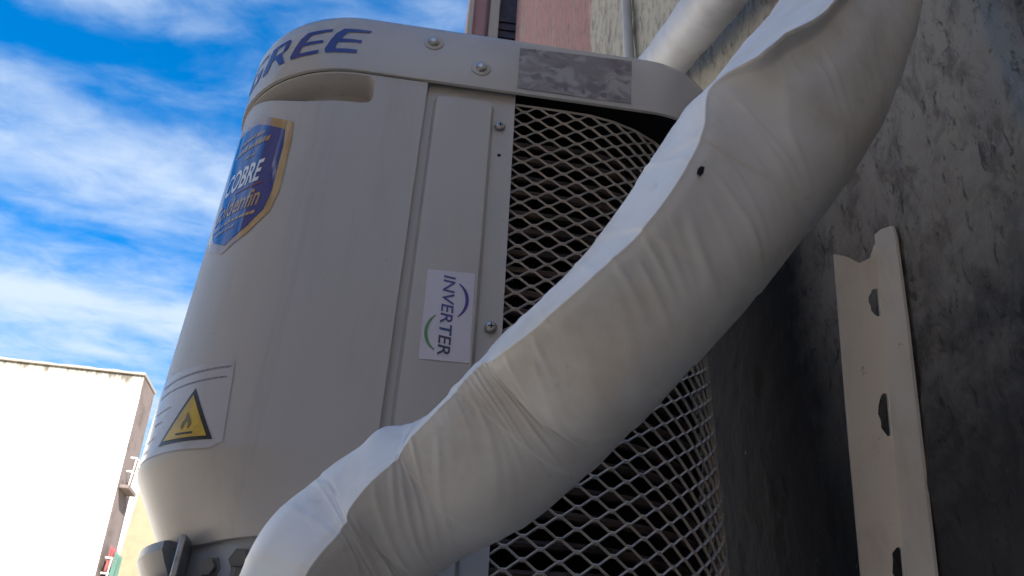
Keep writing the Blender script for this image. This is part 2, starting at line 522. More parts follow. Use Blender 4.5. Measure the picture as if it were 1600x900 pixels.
m_ground.over((0.45, 0.39, 0.315), m_ground.ramp(m_ground.noise(0.5, 8, 0.7), 0.4, 0.7))
m_hole = Mat("hole", (0.015, 0.015, 0.015), 0.9)

# ------------------------------------------------------------------ ground
GZ = -1.5
g = mesh("ground", [(-600, -600, GZ), (600, -600, GZ), (600, 600, GZ), (-600, 600, GZ)], [(0, 1, 2, 3)], m_ground, smooth=False)
tag(g, "worn grey concrete ground of the lane", "ground", 'structure')

# ------------------------------------------------------------------ the house whose wall carries the unit
WX = 0.45
house = empty("house", (WX, 1.0, GZ), "weathered house wall beside the air conditioner, grey mouldy render turning cream and pink", "house")
def at_parent(o, p):
    o.matrix_parent_inverse = Matrix.Translation(-p.location)
    return o
ys = sorted(set([-9.0, -6.0, -3.0, -1.5, -0.7] + frange(-0.2, 0.40, 0.04) + frange(0.40, 1.10, 0.006) + frange(1.10, 1.8, 0.012) + frange(1.8, 4.4, 0.05)))
zs = sorted(set([GZ, -1.0, -0.5] + frange(-0.2, 0.1, 0.03) + frange(0.1, 1.2, 0.0065) + frange(1.2, 2.0, 0.012) + frange(2.0, 4.6, 0.05) + [7.4]))
V, F = [], []
for y in ys:
    for z in zs:
        p = Vector((0, y, z))
        d = 0.0
        if -0.2 <= y <= 4.4 and -0.2 <= z <= 4.6:
            d = 0.007 * noise.fractal(p * 4.0, 0.9, 2.1, 3) + 0.0028 * noise.fractal(p * 22, 0.8, 2.1, 4)
            c = noise.noise(p * 34 + Vector((3, 7, 1)))
            d += 0.002 * sstep(0.15, 0.4, c) - 0.003 * sstep(0.3, 0.5, noise.noise(p * 19 + Vector((9, 2, 5))))
        V.append((WX + .003 - d * .6, y, z))
nz = len(zs)
for i in range(len(ys) - 1):
    for j in range(nz - 1):
        a = i * nz + j
        F.append((a, a + 1, a + nz + 1, a + nz))
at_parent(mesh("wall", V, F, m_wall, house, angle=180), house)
at_parent(box("rear_block", (WX + 0.06, -9.0, GZ), (6, 4.4, 7.4), m_ochre, house), house)

# vertical conduit on the house wall
cx, cy_, r_ = WX - 0.016, 1.352, 0.0135
V, F = tube_data([(cx, cy_, z) for z in frange(0.9, 5.0, 0.2)], r_, 16)
con = empty("conduit", (cx, cy_, 0.9), "thin grey plastic conduit running up the cream wall behind the wrapped pipe", "conduit")
at_parent(mesh("pipe", V, F, m_pipe, con), con)
for z in (1.25, 2.6, 3.9):
    V, F = join_data([tube_data([(cx, cy_, z - 0.008), (cx, cy_, z + 0.008)], r_ + 0.002, 16)])
    at_parent(mesh("clip", V, F, m_steel, con), con)

# ------------------------------------------------------------------ neighbour's house: narrow return wall beyond
nb = empty("neighbour_house", (0.06, 4.5, GZ), "pink neighbouring house with cream corner trims and a shaded gap painted dark, beyond the lid", "house")
def nbx(n, lo, hi, m, **k):
    return at_parent(box(n, lo, hi, m, nb, **k), nb)
nbx("corner_trim", (0.052, 4.47, GZ), (0.098, 4.60, 8), m_cream, bev=0.006)
nbx("wall", (0.098, 4.50, GZ), (0.235, 4.70, 8), m_pink)
nbx("slit_trim", (0.235, 4.48, GZ), (0.315, 4.66, 8), m_cream, bev=0.006)
nbx("slit_shade", (0.315, 4.62, GZ), (0.60, 4.68, 8), m_slit)  # dark sheet with added bars stands for the gap's shade
for k in range(36):
    nbx("slit_bar", (0.318, 4.605, 2.2 + k * 0.1), (0.58, 4.622, 2.27 + k * 0.1), m_slit)
nbx("rear_block", (0.06, 4.72, GZ), (6, 12, 8), m_pink)
V, F = tube_data([(0.212, 4.488, z) for z in frange(-1, 6, 0.5)], 0.012, 8)
at_parent(mesh("downpipe", V, F, Mat("rusty pipe", (0.16, 0.10, 0.07), 0.7), nb), nb)

# ------------------------------------------------------------------ whitewashed building across the lane
wb = empty("apartment_building", (-8.6, 25, GZ), "tall sunlit white building with a streaked parapet at the lower left", "building")
def wbx(n, lo, hi, m, **k):
    return at_parent(box(n, lo, hi, m, wb, **k), wb)
V = [(-26, 25, GZ), (-8.05, 25, GZ), (-8.83, 25, 11.12), (-26, 25, 11.30)]
V += [(-26, 33, GZ), (-8.05, 33, GZ), (-8.83, 33, 11.12), (-26, 33, 11.30)]
V = [(x, 26.4 if y > 25 else y, z) for x, y, z in V]
at_parent(mesh("wall", V, [(0, 1, 2, 3)], m_lime, wb, smooth=False), wb)
at_parent(mesh("side_wall", V, [(1, 5, 6, 2), (5, 4, 7, 6), (4, 0, 3, 7), (3, 2, 6, 7)], m_taupe, wb, smooth=False), wb)
wbx("rear_block", (-25.5, 26.4, GZ), (-10.8, 34, 10.6), m_lime)
V, F = [], []
for x, z in frange(-26, -8.80, 0.25) and [(x, 11.12 + (-8.83 - x) * 0.0105) for x in frange(-26, -8.80, 0.25)]:
    h = 0.05 + 0.035 * noise.noise(Vector((x * 2.3, 0, 4)))
    V += [(x, 24.93, z - 0.02), (x, 24.93, z + h), (x, 26.45, z + h), (x, 26.45, z - 0.02)]
for i in range(len(V) // 4 - 1):
    for j in range(4):
        a, b = i * 4 + j, i * 4 + (j + 1) % 4
        F.append((a, a + 4, b + 4, b))
F += [(0, 1, 2, 3), (len(V) - 1, len(V) - 2, len(V) - 3, len(V) - 4)]
at_parent(mesh("coping", V, F, m_roof, wb, smooth=False), wb)
def side_x(z):
    return -8.05 - (z - GZ) * 0.78 / 14.62
for z0 in (0.6, 3.4, 6.2, 8.4):
    for y0 in (27.4, 30.4):
        wf = at_parent(box("window", (-10.85, y0, z0), (-10.71, y0 + 1.3, z0 + 1.5), m_rail, wb), wb)
        pn = box("pane", (-10.74, y0 + 0.1, z0 + 0.1), (-10.70, y0 + 1.2, z0 + 1.4), m_glass, wf)
for zb in (1.2, 4.55, 7.55):
    x0 = side_x(zb)
    bal = at_parent(box("balcony", (x0 - 0.05, 25.12, zb - 0.10), (x0 + 0.22, 26.0, zb), m_taupe, wb), wb)
    parts = []
    for h in (0.42, 0.85):
        parts.append(tube_data([(x0 + 0.02, 25.14, zb + h), (x0 + 0.20, 25.14, zb + h), (x0 + 0.20, 25.98, zb + h), (x0 + 0.02, 25.98, zb + h)], 0.022, 6))
    for y in frange(25.14, 25.98, 0.28):
        parts.append(tube_data([(x0 + 0.20, y, zb - 0.02), (x0 + 0.20, y, zb + 0.86)], 0.016, 6))
    rl = mesh("railing", *join_data(parts), m_rail, bal)
# washing hung over the balcony rail
def cloth(name, x, y0, y1, z0, z1, m, label):
    V, F = [], []
    n = 16
    for i in range(n + 1):
        y = y0 + (y1 - y0) * i / n
        for j in range(9):
            v = j / 8
            V.append((x + 0.05 * sin(i * 1.1) * v + 0.02 * sin(i * 2.3), y, z1 + (z0 - z1) * v))
    for i in range(n):
        for j in range(8):
            a = i * 9 + j
            F.append((a, a + 1, a + 10, a + 9))
    o = mesh(name, V, F, m, None)
    s_ = o.modifiers.new("thickness", 'SOLIDIFY'); s_.thickness = 0.012
    return tag(o, label, "laundry")
cloth("towel", side_x(5.0) + 0.10, 25.15, 25.95, 5.0, 5.75, m_red, "red towel hanging on the balcony at the side of the white building")
cloth("cloth", side_x(5.0) + 0.26, 25.20, 26.0, 4.75, 5.60, m_teal, "green cloth hanging on the balcony next to the red towel")

# sand coloured building behind it
sb = empty("sand_building", (-10, 40, GZ), "sand yellow building behind the white one, seen between it and the unit", "building")
at_parent(box("wall", (-22, 40, GZ), (-8.0, 52, 12.9), m_sand, sb), sb)
at_parent(box("parapet", (-22.1, 39.9, 12.9), (-7.9, 52.1, 13.2), m_roof, sb), sb)
for z0 in (-0.6, 2.4, 5.4, 8.4):
    for x0 in (-21, -18.4, -15.8):
        wf = at_parent(box("window", (x0, 39.93, z0), (x0 + 1.2, 40.1, z0 + 1.5), m_rail, sb), sb)
        pn = box("pane", (x0 + 0.1, 39.90, z0 + 0.1), (x0 + 1.1, 39.98, z0 + 1.4), m_glass, wf)

# building across the lane on the left, behind the photographer
ob_ = empty("opposite_building", (-9, -6, GZ), "ochre building across the lane behind the photographer", "building")
at_parent(box("wall", (-19, -16, GZ), (-9, 0.7, 10.6), m_brick, ob_), ob_)
at_parent(box("parapet", (-19.1, -16.1, 10.6), (-8.9, 0.8, 10.85), m_roof, ob_), ob_)
for z0 in (-0.6, 2.2, 5.0, 7.8):
    for y0 in (-12, -9, -6, -3):
        wf = at_parent(box("window", (-9.05, y0, z0), (-8.92, y0 + 1.1, z0 + 1.4), m_rail, ob_), ob_)
        pn = box("pane", (-8.96, y0 + 0.1, z0 + 0.1), (-8.90, y0 + 1.0, z0 + 1.3), m_glass, wf)

cb_ = empty("sky_block_building", (-1.5, -10, GZ), "added grey ochre building behind the camera, unseen, blocking the sky", "building")
at_parent(box("wall", (-8.95, -18, GZ), (.42, -10.2, 7.0), m_ochre, cb_), cb_)  # unseen block added to cut sky light from behind
at_parent(box("parapet", (-8.85, -18, 7.0), (.43, -10.1, 7.2), m_roof, cb_), cb_)
for z0 in (-0.4, 2.0, 4.6):
    wf = at_parent(box("window", (-2.2, -10.24, z0), (-1.0, -10.13, z0 + 1.4), m_rail, cb_), cb_)
    box("pane", (-2.1, -10.16, z0 + 0.1), (-1.1, -10.11, z0 + 1.3), m_glass, wf)

# ------------------------------------------------------------------ the outdoor unit
unit = empty("condenser_unit", (0.05, 0.93, 0.10), "barrel shaped white air conditioner outdoor unit with round corners, blue shield sticker and mesh side", "air conditioner")
def U(o, p=None):
    par = o.parent
    if par is unit:
        o.matrix_parent_inverse = Matrix.Translation(-unit.location)
    return o

# lid
prof = [(-0.0045, .735), (-0.0040, .6935), (-0.0005, .6940), (0.0, .697), (0.0004, .735), (0.0, .776), (-.002, .7835), (-.006, .7875), (-.012, .7895), (-.05, .794), (-.10, .797)]
lid_ = U(mesh("lid", *loft(LID, prof, cap0=False), m_lid, unit, angle=50))
U(mesh("lid_shade", *loft(LID, [(-.0048, .730), (-.0048, .738)]), m_black, lid_))  # black sheet stands for the shade inside the hollow lid
# GREE lettering, heavy slanted capitals with thin arms
def letters():
    H = 0.0405
    def sl(pts, x0, z0):
        return [(x0 + x + z * 0.30, z0 + z) for x, z in pts]
    h = H
    Ebody = [[(0.0, 0.006), (0.004, 0.0), (0.016, 0.0), (0.012, 0.006), (0.011, 0.016), (0.012, 0.025), (0.016, h - 0.003), (0.020, h), (0.008, h), (0.002, h - 0.008), (0.0, h * 0.5)],
             [(0.012, 0.0), (0.040, 0.0), (0.0385, 0.006), (0.012, 0.0062)],
             [(0.0105, 0.0175), (0.038, 0.0175), (0.0365, 0.0225), (0.0105, 0.0235)],
             [(0.014, h - 0.0058), (0.039, h - 0.0042), (0.041, h), (0.016, h)]]
    Rb = [[(0.0, 0.0), (0.012, 0.0), (0.012, h), (0.0, h)],
          [(0.012, h - 0.005), (0.030, h - 0.005), (0.034, h - 0.010), (0.034, h - 0.004), (0.030, h), (0.012, h)],
          [(0.028, 0.020), (0.034, 0.024), (0.034, h - 0.010), (0.030, h - 0.005), (0.026, h - 0.008)],
          [(0.012, 0.016), (0.028, 0.018), (0.030, 0.0235), (0.012, 0.0225)],
          [(0.018, 0.017), (0.034, 0.0), (0.042, 0.0), (0.028, 0.019)]]
    Gb = [[(0.0, 0.008), (0.005, 0.0), (0.016, 0.0), (0.012, 0.008), (0.011, 0.020), (0.013, 0.032), (0.018, h), (0.008, h), (0.001, h - 0.008), (-0.001, 0.02)],
          [(0.012, 0.0), (0.038, 0.0), (0.037, 0.0055), (0.012, 0.006)],
          [(0.014, h - 0.0055), (0.038, h - 0.005), (0.040, h), (0.016, h)],
          [(0.029, 0.004), (0.038, 0.004), (0.038, 0.021), (0.029, 0.021)],
          [(0.020, 0.0165), (0.031, 0.0165), (0.031, 0.021), (0.020, 0.021)]]
    out_ = []
    for shp, x0 in ((Gb, -0.2960), (Rb, -0.2490), (Ebody, -0.2010), (Ebody, -0.1555)):
        out_ += [sl(q, x0, 0.7195) for q in shp]
    return out_
L_ = letters()
bm = bmesh.new()
for k, lp in enumerate(L_):
    vs = [bm.verts.new((x, z, 0)) for x, z in lp]
    f = bm.faces.new(vs); f.normal_update()
    if f.normal.z < 0: f.normal_flip()
bmesh.ops.triangulate(bm, faces=bm.faces[:])
wrap_bm(bm, LID, 0.0009, 0.003)
U(from_bm("lettering", bm, m_logo, lid_, smooth=False))
# faded rating label
lab = [(0.0735, .7000), (0.2100, .7000), (0.2140, .7750), (0.0745, .7690)]
U(decal("rating_label", LID, [lab], 0.0008, m_spec, lid_, 0.02))
dark = []
random.seed(5)
for (a, b, c, d) in ((.128, .134, .7045, .7165), (.150, .155, .704, .714), (.1715, .182, .7035, .7125), (.189, .199, .703, .711), (.190, .203, .747, .757), (.090, .095, .7645, .770)):
    dark.append([((a + b) / 2 + (b - a) / 2 * random.uniform(.8, 1.1) * cos(2 * pi * k / 12), (c + d) / 2 + (d - c) / 2 * random.uniform(.8, 1.1) * sin(2 * pi * k / 12)) for k in range(12)])
ib = U(decal("label_print", LID, dark, 0.0012, m_spec_d, lid_, 0.02))
ib['kind'] = 'stuff'

def screw(P, t, z, o, r, parent, washer=True):
    """pan head screw with a cross slot"""
    p, n = P.at(t, o)
    n3 = Vector((n.x, n.y, 0)); a = Vector((0, 0, 1)).cross(n3).normalized(); b = Vector((0, 0, 1))
    base = Vector((p.x, p.y, z))
    def ring(rr, h):
        return [base + n3 * h + (a * cos(2 * pi * k / 24) + b * sin(2 * pi * k / 24)) * rr for k in range(24)]
    prof = ([(r * 1.75, -0.0003), (r * 1.75, 0.0008), (r * 1.6, 0.0012), (r * 1.02, 0.0012)] if washer else [(r * 1.0, -0.0003)])
    V, F = [], []
    for rr, h in prof:
        V += ring(rr, h)
    for i in range(len(prof) - 1):
        for k in range(24):
            F.append((i * 24 + k, i * 24 + (k + 1) % 24, i * 24 + 24 + (k + 1) % 24, i * 24 + 24 + k))
    hp = [(r, 0.0003), (r, 0.0028), (r * .86, 0.0040), (r * .6, 0.0048), (r * .3, 0.0051)]
    Vh, Fh = [], []
    for rr, h in hp:
        Vh += ring(rr, h)
    for i in range(len(hp) - 1):
        for k in range(24):
            Fh.append((i * 24 + k, i * 24 + (k + 1) % 24, i * 24 + 24 + (k + 1) % 24, i * 24 + 24 + k))
    Fh.append(tuple(range(len(hp) * 24 - 24, len(hp) * 24)))
    s_ = U(mesh("screw", Vh, Fh, m_screw, parent))
    if washer and parent is unit:
        U(mesh("washer", V, F, m_lid, s_))
    elif washer:
        U(mesh("washer", V, F, m_lid, parent))
    bm = bmesh.new()
    for q in (a, b):
        oth = b if q is a else a
        vs = [bm.verts.new(base + n3 * 0.0053 + q * sx * r * .5 + oth * sy * r * .11) for sx, sy in ((-1, -1), (1, -1), (1, 1), (-1, 1))]
        bm.faces.new(vs)
    if parent is unit:
        U(from_bm("slot", bm, m_hole, s_, smooth=False))
    else:
        bm.free()
screw(LID, -0.0292, .7555, 0.0005, 0.0066, lid_)
screw(LID, 0.0298, .7240, 0.0005, 0.0066, lid_)

# main panel: round corner, grip recess, drawn-in foot
def slot_off(t, z):
    zb = .647 + .040 * sstep(-.15, -.275, t)
    zc, hz_ = (zb + .6885) / 2, (.6885 - zb) / 2
    sd = rbox_sdf(t, z, (-.0885 - .5) / 2, zc, (.5 - .0885) / 2, hz_, 0.011)
    return -0.030 * sstep(0.0008, -0.0050, sd)
def foot_off(t, z):
    T = sstep(-.05, -.21, t)
    k = max(0.0, .2405 - z)
    return -T * 0.60 * (k * k / (k + .0012)) if k > 0 else 0.0
def main_off(t, z):
    e = 0.0
    return slot_off(t, z) + foot_off(t, z) + e
ts = sorted(set(frange(-.45, -.30, .008) + frange(-.30, -.10, .0035) + frange(-.10, -.083, .001) + frange(-.083, -.0295, .0045)))
zs = sorted(set(frange(.128, .20, .006) + frange(.20, .255, .004) + frange(.255, .64, .02) + frange(.64, .692, .0014)))
def foot_cut(t):
    return .171 if t < -.085 else .128
V, F = [], []
nz = len(zs)
ts_, zs_ = ts, zs
def zmap(t, z):
    lo = .128 + (.171 - .128) * sstep(-.050, -.058, t)
    return .692 + (z - .692) * (.692 - lo) / (.692 - .128) if z < .50 else z
def zfun(t, z):
    lo = .128 + (.171 - .128) * sstep(-.050, -.058, t)
    if z >= .50: return z
    return .50 - (.50 - z) * (.50 - lo) / (.50 - .128)
rows = []
for t in ts_:
    for z in zs_:
        zz_ = zfun(t, z)
        V.append(BODY.pt(t, zz_, main_off(t, zz_)))
for i in range(len(ts_) - 1):
    for j in range(nz - 1):
        a = i * nz + j
        F.append((a, a + nz, a + nz + 1, a + 1))
rim = [i * nz for i in range(len(ts_))] + [(len(ts_) - 1) * nz + j for j in range(1, nz)]
base = len(V)
for k in rim:
    t = ts_[k // nz]; z = zfun(t, zs_[k % nz])
    V.append(BODY.pt(t, z, main_off(t, z) - .012))
for k in range(len(rim) - 1):
    F.append((rim[k + 1], rim[k], base + k, base + k + 1))
panel = U(mesh("front_panel", V, F, m_body, unit, angle=32))

# side panel with its raised field and screw flange
def side_off(t, z):
    sd = rbox_sdf(t, z, .0145, .30, .0335, .3775, 0.008)
    return -0.0075 + 0.0062 * sstep(0.0018, -0.0022, sd)
SIDE_TOP = .716
ts = sorted(set(frange(-.034, -.016, .0012) + frange(-.016, .042, .008) + frange(.042, .053, .0012) + frange(.053, .0735, .004)))
zs = sorted(set(frange(.128, .655, .02) + frange(.655, .692, .0015) + [.700, SIDE_TOP]))
side = U(mesh("side_panel", *sheet(BODY, ts, zs, side_off, 0.010), m_body, unit, angle=30))
screw(BODY, .0572, .6446, -.0070, 0.0062, unit, washer=False)
screw(BODY, .0620, .3817, -.0070, 0.0062, unit, washer=False)
bm = bmesh.new()
poly_bm(bm, [[(.0588 + .0022 * cos(2 * pi * k / 16), .6023 + .0022 * sin(2 * pi * k / 16)) for k in range(16)]])
wrap_bm(bm, BODY, -.0068)
U(from_bm("screw_hole", bm, m_hole, side, smooth=False))

# blank rear casing
def rear_loop(o):
    lp = BODY.loop(o)
    return lp
V, F = [], []
BL = [BODY.at(t, -0.003)[0] for t in frange(-.45, BODY.t0, .02)]
for k in range(0, 9):
    a = pi - (pi / 2) * k / 8
    BL.append(Vector((BODY.xl + BODY.rb + cos(a) * (BODY.rb - .003), BODY.yb - BODY.rb + sin(a) * (BODY.rb - .003))))
BL.append(Vector((0.1, BODY.yb - .003)))
for p in BL:
    V += [(p.x, p.y, .128), (p.x, p.y, .692)]
for i in range(len(BL) - 1):
    F.append((2 * i, 2 * i + 1, 2 * i + 3, 2 * i + 2))
U(mesh("rear_panel", V, F, m_body, unit))

# expanded metal guard: zigzag strands that touch at the bonds
MESHP = RR(-.254, .344, .6705, 1.198, .15, .198)
ps, pz = .0313, .0192
parts = []
def strand_pt(t, z, o=0.0):
    return MESHP.pt(t, z, o)
nrow = int((.692 - .120) / pz) + 2
t_end = MESHP.t1
for k in range(nrow):
    zc = .120 + k * pz
    for ph, sg in ((0.0, 1), (0.0, -1)):
        # strand: bonds at zc + sg*pz/2 (even) and zc (odd)
        pts = []
        t = .066 - (0.012 if k % 2 else 0.012)
        i = 0
        while t < t_end:
            zb = zc if i % 2 == 0 else zc + sg * pz / 2
            for f in (-.075, .075):
                if t + f * ps > .068:
                    pts.append((t + f * ps, zb + (0.0006 * sg if i % 2 == 0 else -0.0006 * sg)))
            t += ps / 2
            i += 1
        pts = [q for q in pts if .126 < q[1] < .6925]
        # ribbon of square section, slightly twisted
        V, F = [], []
        hw = 0.00118
        for q in pts:
            p0, n2 = MESHP.at(q[0])
            n3 = Vector((n2.x, n2.y, 0))
            c = Vector((p0.x, p0.y, q[1]))
            up = Vector((0, 0, 1))
            tn = up.cross(n3)
            V += [c + up * hw * 1.15 + n3 * hw * .3, c + n3 * hw * 1.7 - up * hw * .2, c - up * hw * 1.15 - n3 * hw * .3, c - n3 * hw * 1.7 + up * hw * .2]
        for j in range(len(pts) - 1):
            if abs(pts[j + 1][0] - pts[j][0]) > ps:
                continue
            for e in range(4):
                F.append((j * 4 + e, j * 4 + 4 + e, j * 4 + 4 + (e + 1) % 4, j * 4 + (e + 1) % 4))
        if len(pts) > 1:
            parts.append((V, F))
guard = U(mesh("mesh_guard", *join_data(parts), m_grille, unit, smooth=False))
# coil behind the guard
COIL = RR(-.23, .322, .687, 1.175, .13, .176)
parts = []
for k in range(21):
    z = .135 + k * .0254
    off = 0.0 if k % 2 else -0.004
    parts.append(tube_data([COIL.pt(t, z + .0010 * sin(t * 40 + k), off) for t in frange(-.02, COIL.t1, .012)], .0044, 8))
U(mesh("coil_tube", *join_data(parts), m_tube, unit))
V, F = [], []
for t in frange(-.03, COIL.t1, .0042):
    a, b = COIL.at(t, -.004)[0], COIL.at(t, -.026)[0]
    i = len(V)
    V += [(a.x, a.y, .125), (a.x, a.y, .658), (b.x, b.y, .658), (b.x, b.y, .125)]
    F.append((i, i + 1, i + 2, i + 3))
fins = U(mesh("coil_fin", V, F, m_fin, unit, smooth=False))
fins['kind'] = 'stuff'
HOUS = RR(-.20, .27, .735, 1.13, .10, .13, .10)
U(mesh("fan_housing", *loft(HOUS, [(0, .12), (0, .69)]), m_black, unit))

# base pan, valve recess, foot bracket
U(mesh("base_pan", *loft(BODY, [(-.03, .134), (-.006, .134), (-.004, .130), (-.006, .118), (-.03, .106), (-.06, .104)]), m_pan, unit, angle=40))
U(mesh("valve_plate", *sheet(BODY, frange(-.42, -.050, .01), [.108, .13, .15, .165, .174], lambda t, z: foot_off(t, .172) - .005, .004), m_pan, unit))
seg = frange(-.345, -.222, .007)
V, F = [], []
bp = [(-.05, .173), (-.026, .173), (-.021, .1715), (-.021, .164), (-.026, .155), (-.042, .132)]
for t in seg:
    for o, z in bp:
        V.append(BODY.pt(t, z, o))
m_ = len(bp)
for i in range(len(seg) - 1):
    for j in range(m_):
        a, b = i * m_ + j, i * m_ + (j + 1) % m_
        F.append((a, b, b + m_, a + m_))
F += [tuple(range(m_)), tuple(range(len(V) - 1, len(V) - 1 - m_, -1))]
m_foot = Mat("grey foot", (0.20, 0.205, 0.215), 0.4)
m_foot.over((0.12, 0.115, 0.11), m_foot.ramp(m_foot.noise(40, 5, 0.7), 0.5, 0.7))
U(mesh("corner_foot", V, F, m_foot, unit, angle=18))
bm = bmesh.new()
p, n = BODY.at(-.195, -.02)
bm_box(bm, (p.x - .002, p.y + .0, .128), (p.x + .003, p.y + .06, .1745), .0008)
U(from_bm("foot_rib", bm, m_steel, unit))
for t, zc in ((-.166, .149), (-.128, .153)):
    p, n = BODY.at(t, foot_off(t, .172) - .014)
    n3 = Vector((n.x, n.y, 0))
    c = Vector((p.x, p.y, zc))
    body = U(mesh("service_valve", *join_data([tube_data([c, c + n3 * .013], .0098, 6), tube_data([c + n3 * .010, c + n3 * .010 + Vector((0, 0, -.03))], .0060, 10)]), m_brass, unit, angle=25))
    U(mesh("valve_cap", *tube_data([c + n3 * .013, c + n3 * .018], .0072, 6), m_brass, body, angle=25))

# ---- stickers
def shield(g):
    """outline of the shield, g grows it outward"""
    pts = [(-.268 - g, .640 + g * .6), (-.225, .634 + g * 1.3), (-.1795 + g, .6075 + g * .9), (-.1765 + g, .585), (-.1755 + g, .520 - g * .1), (-.180 + g * .9, .497 - g * .5), (-.197 + g * .4, .479 - g), (-.2240, .4640 - g * 1.1), (-.251 - g * .4, .479 - g), (-.266 - g * .9, .497 - g * .5), (-.2720 - g, .520), (-.2720 - g, .600)]
    return pts
shp = [(-.2245 + (x + .2240) * 1.0, z) for x, z in shield(0.0095)]
st = U(decal("shield_sticker", BODY, [shp], 0.0006, m_gold, panel))
U(decal("blue_field", BODY, [shield(0.0)], 0.0010, m_field, panel))
bm = text_bm("COBRE", 1, 0.18, 0.02)
fit_bm(bm, -.258, -.196, .540, .571, 0.0)
wrap_bm(bm, BODY, 0.0014, .003)
U(from_bm("lettering", bm, m_white, panel, smooth=False))
bm = text_bm("Goldenfin", 1, 0.2, 0.015)
fit_bm(bm, -.267, -.189, .505, .530)
wrap_bm(bm, BODY, 0.0014, .003)
U(from_bm("gold_lettering", bm, m_gold, panel, smooth=False))
U(decal("print_line", BODY, [[(-.232, .5335), (-.190, .5350), (-.190, .5372), (-.232, .5350)]], 0.0014, m_copper, panel))
random.seed(11)
bars = []
for z0, h, a, b in ((.612, .006, -.255, -.205), (.598, .008, -.258, -.199), (.583, .004, -.232, -.216), (.494, .0045, -.262, -.193), (.485, .003, -.250, -.214)):
    x = a
    while x < b - .003:
        wd = random.uniform(.003, .006)
        hh = h * random.uniform(.75, 1.1)
        bars.append([(x, z0), (x + wd, z0), (x + wd + .001, z0 + hh), (x + .001, z0 + hh)])
        x += wd + random.uniform(.0008, .0018)
U(decal("small_print", BODY, bars, 0.0014, m_gold, panel))["kind"] = "stuff"

# fire warning label
U(decal("warning_label", BODY, [[(-.289, .3270), (-.1665, .3225), (-.1590, .2450), (-.170, .2395), (-.285, .2450)]], 0.0006, m_clear, panel))
def rounded_tri(sc, r=.003):
    P_ = [(-.2035, .2995), (-.2370, .2500), (-.1690, .2470)]
    cx_ = sum(p[0] for p in P_) / 3; cz_ = sum(p[1] for p in P_) / 3
    return [(cx_ + (x - cx_) * sc, cz_ + (z - cz_) * sc) for x, z in P_]
U(decal("warning_border", BODY, [rounded_tri(1.0)], 0.0010, m_blk, panel))
U(decal("warning_triangle", BODY, [rounded_tri(0.80)], 0.0014, m_yel, panel))
fl = [(-.2055, .2595), (-.2085, .2625), (-.2080, .2665), (-.2050, .2700), (-.2040, .2765), (-.2005, .2715), (-.1975, .2670), (-.1965, .2625), (-.1995, .2595), (-.2000, .2645), (-.2020, .2680), (-.2045, .2640)]
m_flame = Mat("flame print", (0.20, 0.15, 0.07), 0.4)
U(decal("flame_symbol", BODY, [fl], 0.0018, m_flame, panel))
U(decal("symbol_bar", BODY, [[(-.2125, .2555), (-.1915, .2545), (-.1915, .2562), (-.2125, .2573)]], 0.0018, m_blk, panel))
random.seed(3)
pr = []
for z0, a, b, h in ((.3155, -.270, -.169, .0017), (.3055, -.272, -.171, .0015), (.2875, -.268, -.236, .0012), (.2755, -.262, -.246, .0016), (.262, -.275, -.252, .0012), (.252, -.278, -.262, .0016)):
    x = a
    while x < b:
        wd = random.uniform(.002, .007)
        pr.append([(x, z0), (min(x + wd, b), z0), (min(x + wd, b), z0 + h), (x, z0 + h)])
        x += wd + .0008
U(decal("small_print", BODY, pr, 0.0010, Mat("faded ink", (0.24, 0.23, 0.25), 0.4), panel))["kind"] = "stuff"

# INVERTER label on the side panel: lettering runs downwards
SO = -.0013
U(decal("inverter_label", BODY, [[(-.0043, .4366), (.0425, .4380), (.0440, .3384), (-.0030, .3376)]], SO + .0006, m_label, side, .02))
bm = text_bm("INVERTER", 1, 0.12, 0.012)
xs = [v.co.x for v in bm.verts]; ysx = [v.co.y for v in bm.verts]
x0_, x1_, y0_, y1_ = min(xs), max(xs), min(ysx), max(ysx)
for v in bm.verts:
    uu = (v.co.x - x0_) / (x1_ - x0_)
    vv = (v.co.y - y0_) / (y1_ - y0_)
    v.co.x = .0122 + .0118 * vv + .0012 * uu
    v.co.y = .4318 - uu * .0885
wrap_bm(bm, BODY, SO + .0010, .02)
U(from_bm("lettering", bm, m_inv, side, smooth=False))
def crescent(cx_, cz_, r, a0, a1, wmax):
    n = 22
    o_, i_ = [], []
    for k in range(n + 1):
        f = k / n
        a = radians(a0 + (a1 - a0) * f)
        ww = wmax * (0.25 + 0.75 * sin(pi * min(1, max(0, f))) ** 0.8)
        o_.append((cx_ + r * cos(a), cz_ + r * 1.22 * sin(a)))
        i_.append((cx_ + (r - ww) * cos(a), cz_ + (r - ww) * 1.22 * sin(a)))
    return o_ + i_[::-1]
def strip(name, lp, m):
    n = len(lp) // 2
    quads = [[lp[k], lp[k + 1], lp[-k - 2], lp[-k - 1]] for k in range(n - 1)]
    U(decal(name, BODY, quads, SO + .0010, m, side, .02))
strip("purple_arc", crescent(.0215, .4045, .0172, 68, -62, .0034), m_purple)
strip("green_arc", crescent(.0165, .3675, .0172, 118, 248, .0032), m_green)

